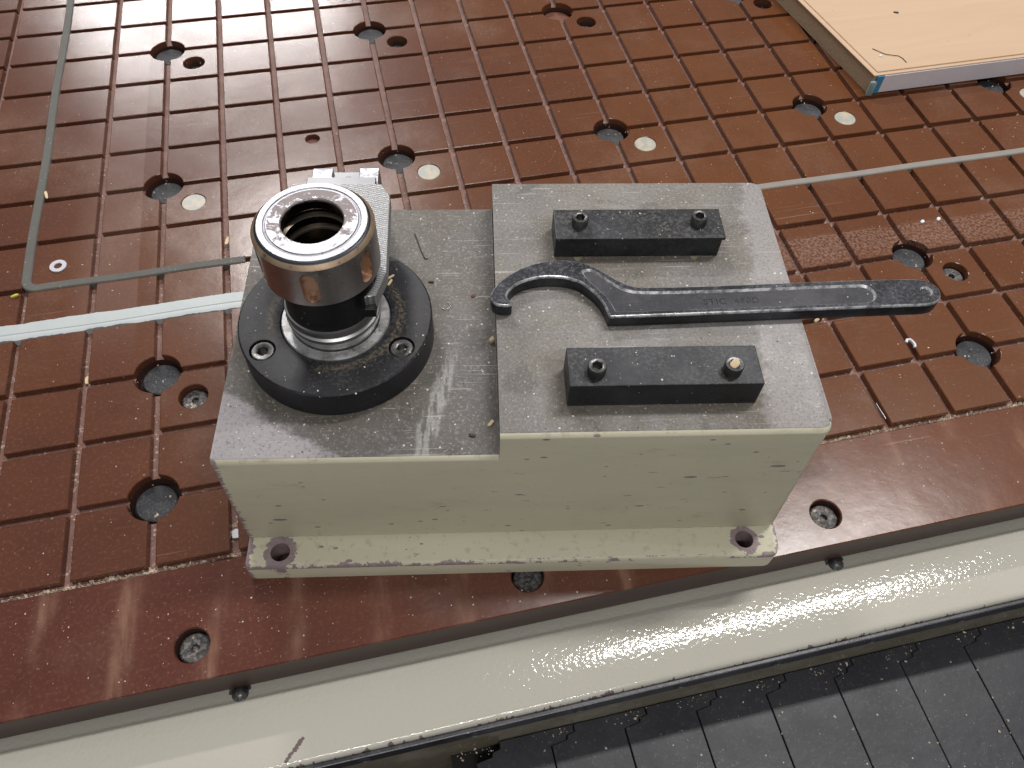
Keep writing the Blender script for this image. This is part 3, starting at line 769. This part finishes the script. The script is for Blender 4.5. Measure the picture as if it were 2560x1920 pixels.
# ================================================================== collet chuck standing in the ring
ck = thing('collet_chuck', 'round steel collet chuck with slotted nut standing in the black ring', 'collet chuck', wl(AX, AY, 0), TH)
bm = bmesh.new()
prof = [(.0236, .1660), (.0288, .1660), (.0300, .1672), (.0300, .1922), (.0281, .1943), (.0271, .1948), (.0267, .1957), (.0238, .1957), (.0234, .1952), (.0226, .1953), (.0222, .1958), (.0157, .1958), (.0152, .1952), (.0150, .1895), (.0158, .1885), (.0182, .1878), (.0182, .1845), (.0160, .1832), (.0158, .1800), (.0190, .1790), (.0190, .1758), (.0170, .1745), (.0168, .1665)]
mats = [0] * len(prof); mats[3] = 1; mats[4] = 2; mats[5] = 0
lathe(bm, prof, n=96, mats=mats, closed=True)
nut = part('collet_nut', bm, ['nut', 'copper', 'groove'], ck, smooth=28)
bpy.context.view_layer.update()
cb = bmesh.new()
for q in range(6):
    b2 = bmesh.new(); sp = []
    for t in range(9): a = math.pi * t / 8; sp.append((.0041 * math.cos(a), .0060 + .0041 * math.sin(a)))
    for t in range(9): a = math.pi + math.pi * t / 8; sp.append((.0041 * math.cos(a), -.0060 + .0041 * math.sin(a)))
    prism(b2, sp, .0266, .0340)
    # prism axis z -> radial, polygon y -> height
    mt = Matrix.Translation((0, 0, .1798)) @ Matrix.Rotation(R(-91 + 59.5 * q), 4, 'Z') @ Matrix(((0, 0, 1, 0), (1, 0, 0, 0), (0, 1, 0, 0), (0, 0, 0, 1)))
    bmesh.ops.transform(b2, matrix=mt, verts=b2.verts[:])
    me_ = bpy.data.meshes.new('t'); b2.to_mesh(me_); b2.free(); cb.from_mesh(me_); bpy.data.meshes.remove(me_)
boolean(nut, cb)
bm = bmesh.new(); rg = lathe(bm, [(.0236, .1664), (.0236, .1410), (.0240, .1394), (.0242, .1388)], n=72)
part('chuck_neck', bm, ['neck'], ck)
bm = bmesh.new(); rg = lathe(bm, [(.0185, .1750), (.0165, .1740), (.0150, .1700), (.0140, .1660), (.0125, .1550)], n=48); bm.faces.new(rg[-1])
part('collet_seat', bm, ['nut'], ck)
bm = bmesh.new()
rg = lathe(bm, [(.0236, .1392), (.0250, .1388), (.0253, .1380), (.0253, .1346), (.0241, .1338), (.0241, .1332), (.0256, .1322), (.0258, .1314), (.0254, .1284), (.0249, .1262), (.0243, .1256), (.0241, .1170)], n=96)
part('flange_ring', bm, ['bright'], ck, smooth=25)

# ================================================================== hook spanner
sp0 = (.27, .107, HRT)
SP = [(0.1468,0.1079),(0.1478,0.1118),(0.1500,0.1158),(0.1532,0.1198),(0.1573,0.1238),(0.1617,0.1269),(0.1668,0.1299),(0.1719,0.1323),(0.1776,0.1340),(0.1839,0.1349),(0.1902,0.1351),(0.1952,0.1345),(0.1995,0.1333),(0.2034,0.1314),(0.2072,0.1290),(0.2107,0.1265),(0.2141,0.1238),(0.2170,0.1213),(0.2198,0.1189),(0.2227,0.1169),(0.2256,0.1153),(0.2279,0.1144),(0.2303,0.1138),(0.2407,0.1136),(0.2725,0.1142),(0.3166,0.1161),(0.3611,0.1176),(0.3866,0.1180),(0.3917,0.1179),(0.3965,0.1169),(0.4003,0.1146),(0.4025,0.1113),(0.4030,0.1075),(0.4017,0.1035),(0.3990,0.1006),(0.3953,0.0989),(0.3914,0.0982),(0.3863,0.0980),(0.3676,0.0974),(0.3180,0.0957),(0.2689,0.0939),(0.2127,0.0920),(0.2118,0.0926),(0.2112,0.0960),(0.2100,0.1007),(0.2082,0.1051),(0.2056,0.1094),(0.2023,0.1135),(0.1987,0.1172),(0.1952,0.1193),(0.1892,0.1214),(0.1812,0.1221),(0.1738,0.1214),(0.1663,0.1190),(0.1619,0.1165),(0.1588,0.1133),(0.1567,0.1101),(0.1562,0.1078),(0.1575,0.1054),(0.1591,0.1034),(0.1586,0.1015),(0.1553,0.1007),(0.1500,0.1018),(0.1478,0.1040)]
SP = [(x - sp0[0], y - sp0[1]) for x, y in SP][::-1]        # CCW
SPs = smooth_poly(SP, 1)
RC = [(0.1990,0.1254),(0.2008,0.1272),(0.2040,0.1278),(0.2075,0.1262),(0.2110,0.1230),(0.2150,0.1185),(0.2195,0.1145),(0.2240,0.1118),(0.2298,0.1104),(0.2400,.1101),(0.2719,0.1106),(0.3170,.1124),(0.3560,0.1138),(0.3605,0.1135),(0.3640,0.1110),(0.3652,0.1070),(0.3640,0.1030),(0.3605,0.1005),(0.3560,.0999),(0.3170,.0986),(0.2694,0.0968),(0.2172,0.0953),(0.2152,.0960),(0.2146,.0985),(0.2128,.1035),(0.2100,.1085),(0.2060,.1140),(0.2020,.1195)]
RC = smooth_poly([(x - sp0[0], y - sp0[1]) for x, y in RC][::-1], 1)
sp = thing('hook_spanner', 'dark forged hook spanner lying across the raised machined top', 'spanner', wl(sp0[0], sp0[1], sp0[2] + .0001), TH)
def ell(cx, cy, r, n=28): return circle(cx - sp0[0], cy - sp0[1], r, n)
bm = bmesh.new()
T_ = .0091; RD = .0012
inn = offset(SPs, .0009)
lo2 = ringv(bm, offset(SPs, .0005), 0); lo = ringv(bm, SPs, .0007); hi = ringv(bm, SPs, T_ - .0013); h2 = ringv(bm, offset(SPs, .00035), T_ - .0005); tp = ringv(bm, offset(SPs, .0010), T_)
bridge(bm, lo2, lo); bridge(bm, lo, hi); bridge(bm, hi, h2, 2); bridge(bm, h2, tp, 2)
rt = ringv(bm, RC, T_); rb = ringv(bm, offset(RC, .0011), T_ - RD)
e1_ = ell(.3945, .1083, .0036); et = ringv(bm, e1_, T_); eb = ringv(bm, offset(e1_, .0007), T_ - .0011)
cap(bm, [tp, rt, et], True); bridge(bm, rt, rb, 2); bridge(bm, et, eb, 2); bm.faces.new(eb)
cap(bm, [lo2], False)
f_ = bm.faces.new(rb); f_.material_index = 1
spb = part('spanner_body', bm, ['spanner', 'spanner_recess', 'rub'], sp, smooth=31)
cu = bpy.data.curves.new('stamp', 'FONT'); cu.body = 'STIC  480D'; cu.size = .0058; cu.extrude = .00012; cu.space_character = 1.15
co_ = bpy.data.objects.new('stamp', cu); COL.objects.link(co_); bpy.context.view_layer.update()
tm = bpy.data.meshes.new_from_object(co_.evaluated_get(bpy.context.evaluated_depsgraph_get())); bpy.data.objects.remove(co_)
tm.materials.clear(); tm.materials.append(M['spanner'])
link('stamped_lettering', tm, sp, (.266 - sp0[0], .1012 - sp0[1], T_ - RD), R(2.0))

# ================================================================== wooden board on the table
bd = thing('wooden_board', 'pale wooden board with a white film edge lying on the brown table', 'board', (.6625, .0052, 0))
ld = Vector((-.0177, .1381)).normalized(); fd = Vector((.60, .004)).normalized()
def bp(u, v): q = fd * u + ld * v; return (q.x, q.y)
bm = bmesh.new(); prism(bm, [bp(.0012, .0010), bp(.62, .0010), bp(.62, .60), bp(.0012, .60)], .0002, .0192)
part('board_core', bm, ['core'], bd, smooth=False)
bm = bmesh.new(); prism(bm, [bp(0, 0), bp(.62, 0), bp(.62, .60), bp(0, .60)], .0192, .0203, bev=.0003)
part('board_lip', bm, ['veneer'], bd, smooth=False)
bm = bmesh.new(); prism(bm, [bp(.0052, .0040), bp(.62, .0040), bp(.62, .60), bp(.0052, .60)], .0204, .0214, bev=.0004)
part('top_veneer', bm, ['veneer'], bd, smooth=False)
bm = bmesh.new(); prism(bm, [bp(.011, -.0008), bp(.62, -.0008), bp(.62, .0008), bp(.011, .0008)], .0010, .0190)
part('edge_film', bm, ['film'], bd, smooth=False)
bm = bmesh.new(); prism(bm, [bp(.0035, -.0012), bp(.0108, -.0012), bp(.0108, .0008), bp(.0035, .0008)], .0006, .0190)
part('blue_tape', bm, ['bluetape'], bd, smooth=False)
bm = bmesh.new()
ww = [bp(-.0030, -.0025), bp(.0012, -.0040), bp(.0035, -.0030), bp(.0036, .0005), bp(-.0012, .0006)]
prism(bm, ww, .0004, .0150, bev=.001)
part('folded_tape', bm, ['cleartape'], bd, smooth=60)

# ================================================================== small loose things
def chip(name, label, cat, mat, loc, size, rz, tilt=0., group=None, jag=.25):
    bm = bmesh.new(); sx_, sy_, sz_ = size; n = 9; pts = []
    for q in range(n):
        a = 2 * math.pi * q / n; rr = 1 - random.random() * jag
        pts.append((sx_ / 2 * rr * math.copysign(abs(math.cos(a)) ** .6, math.cos(a)), sy_ / 2 * rr * math.copysign(abs(math.sin(a)) ** .8, math.sin(a))))
    prism(bm, pts, 0, sz_, bev=min(sz_, sx_, sy_) * .2)
    for v in bm.verts: v.co.z += .25 * sz_ * math.sin(v.co.x / sx_ * 4)
    o = part(name, bm, [mat], None, loc, rz, 40); o.rotation_euler = (tilt, tilt * .6, rz)
    return tag(o, label, cat, group)
G = 'loose wood chips'
chip('wood_chip', 'leaf-shaped pale wood chip in the groove behind the steel chuck', 'wood chip', 'wood', (.0510, -.0745, -.0022), (.010, .0038, .0009), 1.35, .12, G)
chip('wood_chip', 'slim curled wood chip leaning against the bent grey sealing cord', 'wood chip', 'wood', (-.0945, .0060, .0008), (.0115, .0026, .0008), 1.85, .15, G)
chip('wood_chip', 'straw coloured chip in the groove between the filler strip and a round pad', 'wood chip', 'wood', (-.0493, -.1930, -.0044), (.0085, .0042, .0008), 1.45, .1, G)
chip('wood_chip', 'blocky pale wood chip on the brown blocks under the spanner handle', 'wood chip', 'wood', (.4893, -.2507, .0003), (.0042, .0030, .0022), .3, 0, G)
p_ = wl(.0895, .1325, ZD + .0003); chip('wood_chip', 'short pale wood splinter lying on the black clamp ring', 'wood chip', 'wood', p_, (.0062, .0016, .0010), .45, .1, G)
p_ = wl(.0895, .1285, ZD + .0003); chip('wood_chip', 'bent yellow wood shaving on the clamp ring below the splinter', 'wood chip', 'wood', p_, (.0060, .0018, .0009), 1.0, .15, G)
p_ = wl(.1462, .0440, HL + .0002); chip('wood_chip', 'flat pale chip in the corner of the step in the machined top', 'wood chip', 'wood', p_, (.0052, .0024, .0008), .7, .08, G)
p_ = wl(.1478, .1000, HL + .0002); chip('wood_chip', 'brown crumb of wood against the step wall near the spanner hook', 'wood chip', 'wood', p_, (.0036, .0032, .0026), .2, .1, G)
p_ = wl(.2688, .0487, HRT + .0182 + .0040); chip('wood_chip', 'cream wood plug stuck in a screw of the front rest bar', 'wood chip', 'wood', p_, (.0050, .0046, .0030), .4, 0, G, .12)
chip('plastic_bit', 'bright yellow plastic bit at the corner of a brown block near the filler strip', 'plastic bit', 'yellow', (-.1062, -.1052, .0004), (.0068, .0024, .0016), .15)
def bent(pts, r, mat, name, label, cat):
    bm = bmesh.new(); rings_ = []
    for i, q in enumerate(pts):
        a = Vector(pts[max(i - 1, 0)]); b = Vector(pts[min(i + 1, len(pts) - 1)]); t = (b - a).normalized()
        s1 = t.cross(Vector((0, 0, 1))); s1 = s1.normalized() if s1.length > 1e-6 else Vector((1, 0, 0)); s2 = s1.cross(t)
        rings_.append([bm.verts.new(Vector(q) + s1 * r * math.cos(R(60 * w)) + s2 * r * math.sin(R(60 * w))) for w in range(6)])
    for a, b in zip(rings_, rings_[1:]): bridge(bm, a, b)
    bm.faces.new(rings_[0][::-1]); bm.faces.new(rings_[-1])
    bmesh.ops.recalc_face_normals(bm, faces=bm.faces[:])
    o = part(name, bm, [mat], None, smooth=60); return tag(o, label, cat)
bent([(.5478, -.2840, .0008), (.5492, -.2822, .0014), (.5510, -.2828, .0018), (.5519, -.2850, .0018), (.5524, -.2876, .0016), (.5516, -.2898, .0012)], .0013, 'white', 'plastic_hook', 'small bent white plastic piece in the groove beside a brown block', 'plastic bit')
bent([(.5004, -.3290, -.0014), (.5005, -.3350, -.0012), (.5007, -.3425, -.0012)], .0006, 'needle', 'steel_pin', 'thin shiny steel pin lying in a groove near the front border', 'pin')
hl_ = [(.1005, .1870), (.1020, .1820), (.1042, .1745), (.1062, .1685), (.1078, .1650), (.1092, .1655)]
bent([wl(u, v, HL + .0006) for u, v in hl_], .00035, 'dark', 'metal_sliver', 'thin black metal sliver on the lower machined top behind the ring', 'sliver')
cv = [wl(.1209 + .0028 * math.cos(t), .1267 + .0028 * math.sin(t), HL + .0006) for t in [R(-150 + 28 * q) for q in range(9)]]
bent(cv, .00022, 'needle', 'metal_curl', 'tiny curled silver swarf on the lower machined top beside the ring', 'swarf')
bent([(.6796, .0448, .0218), (.6838, .0385, .0220), (.6880, .0336, .0219), (.6940, .0305, .0221), (.6994, .0287, .0219), (.7015, .0240, .0220), (.7020, .0173, .0218)], .0003, 'dark', 'loose_fibre', 'thin wavy brown fibre lying on the wooden board', 'fibre')
chip('plastic_bit', 'tiny white flake on the wooden board beside the brown fibre', 'plastic bit', 'white', (.6818, .0320, .0215), (.0034, .0026, .0010), .4)
chip('paper_fleck', 'tiny dark fleck on the wooden board away from its edges', 'fleck', 'dark', (.7347, .0996, .0215), (.0060, .0024, .0008), -.5)
Gf = 'white flakes'
chip('plastic_bit', 'white flake on the brown block, nearer of a pair to the steel stand', 'plastic bit', 'white', (.6262, -.1678, .0002), (.0046, .0032, .0012), .5, .1, Gf)
chip('plastic_bit', 'white flake on the brown block, farther of a pair from the steel stand', 'plastic bit', 'white', (.6417, -.1678, .0002), (.0042, .0034, .0012), .9, .1, Gf)
p_ = wl(.1119, .1459, HL + .0002); chip('metal_chip', 'small black oblong chip on the lower machined top near the ring', 'metal chip', 'dark', p_, (.0042, .0014, .0008), -.3)
p_ = wl(.1360, .0364, HL + .0002); chip('metal_chip', 'small black chip on the lower machined top near the front paint line', 'metal chip', 'dark', p_, (.0044, .0020, .0009), -.5)
p_ = wl(.1373, .1345, HL + .0002); chip('paint_flake', 'tiny dark red flake on the lower machined top near the spanner hook', 'paint flake', 'red', p_, (.0034, .0024, .0006), .3)
chip('paint_flake', 'torn pale flake in the groove at the corner of the front border and the stand', 'paint flake', 'white', (.0503, -.3350, -.0044), (.0062, .0070, .0006), .3)

# ------------------------------------------------------------------ dust and crumbs nobody could count
def scatter(name, label, cat, mat, gen, count, smin, smax, flat=.35):
    vs_, fs_ = [], []
    for _ in range(count):
        q = gen()
        if q is None: continue
        x, y, z = q; s = smin + (smax - smin) * random.random() ** 2.5; a = random.random() * 6.28; el = random.uniform(.3, 1.)
        c_, s_ = math.cos(a), math.sin(a); n0 = len(vs_)
        for (px, py, pz) in ((-1, -el, 0), (1, -el * random.uniform(.3, 1), 0), (random.uniform(.4, 1), el, 0), (-random.uniform(.4, 1), el, 0), (random.uniform(-.4, .4), random.uniform(-.3, .3), 1.4 * flat)):
            vs_.append((x + s * (px * c_ - py * s_), y + s * (px * s_ + py * c_), z + s * pz))
        fs_ += [(n0, n0 + 1, n0 + 4), (n0 + 1, n0 + 2, n0 + 4), (n0 + 2, n0 + 3, n0 + 4), (n0 + 3, n0, n0 + 4), (n0 + 3, n0 + 2, n0 + 1, n0)]
    me = bpy.data.meshes.new(name); me.from_pydata(vs_, [], fs_); me.update(); me.materials.append(M[mat])
    o = link(name, me); tag(o, label, cat, None, 'stuff'); return o
def g_border():
    x = random.uniform(-.35, .9); dens = .35 + .65 * (math.sin(x * 23) * math.sin(x * 61 + 1) > -.1)
    if random.random() > dens: return None
    return (x, -.3524 + abs(random.gauss(0, .0022)), -.0054)
scatter('groove_sawdust', 'pale sawdust crumbs packed in the groove along the front border', 'sawdust', 'crumb', g_border, 9000, .0003, .0014, 1.)
def g_groove():
    if random.random() < .6: x = round(random.uniform(-.2, .8) / .05) * .05 + random.gauss(0, .0018); y = random.uniform(-.35, .05)
    else: y = round(random.uniform(-.3, .05) / .05) * .05 + random.gauss(-.001, .0018); x = random.uniform(-.2, .9)
    return (x, y, -.0054)
scatter('groove_crumbs', 'fine pale crumbs lying along the grooves between the brown blocks', 'sawdust', 'crumb', g_groove, 3200, .0002, .0009, 1.)
def g_table():
    i, j = random.randint(-3, 17), random.randint(-7, 3)
    if random.random() < (j + 3) / 9.: return None
    return (i * .05 + random.uniform(.006, .044), j * .05 + random.uniform(.006, .044), .0001)
scatter('table_dust', 'tiny pale dust specks strewn over the brown blocks', 'dust', 'dust', g_table, 900, .00012, .0006)
scatter('border_dust', 'tiny pale dust specks strewn over the front border', 'dust', 'dust', lambda: (random.uniform(-.25, .7), random.uniform(-.422, -.356), .0001), 320, .00015, .0006)
def g_top():
    u, v = random.uniform(.004, .318), random.uniform(.027, .207)
    if (u - AX) ** 2 + (v - AY) ** 2 < .055 ** 2: return wl(u, v, ZD + .0001) if (u - AX) ** 2 + (v - AY) ** 2 > .036 ** 2 and random.random() < .5 else None
    if .185 < u < .284 and (.0410 < v < .0645): return wl(u, v, HRT + .0183) if random.random() < .5 else None
    if .186 < u < .283 and (.1455 < v < .169): return wl(u, v, HRT + .0157)
    return wl(u, v, (HL if u < US else HRT) + .0001) if abs(u - US) > .001 else None
scatter('metal_swarf', 'tiny pale swarf specks strewn over the tool stand', 'swarf', 'dust', g_top, 1300, .00012, .0006)
def g_conv():
    if random.random() < .35: q = random.randint(-2, 8); return (.2766 + PC * q + random.uniform(-.012, .013), random.uniform(-.4815, -.4755), -.0945)
    return (random.uniform(.18, .78), random.uniform(-.60, -.476), -.0945)
scatter('conveyor_crumbs', 'small pale crumbs scattered on the dark conveyor links', 'sawdust', 'crumb', g_conv, 420, .00025, .0010, .8)

# ------------------------------------------------------------------ render settings
scene.render.engine = 'CYCLES'
scene.render.resolution_x, scene.render.resolution_y = 1024, 768
scene.cycles.max_bounces = 6
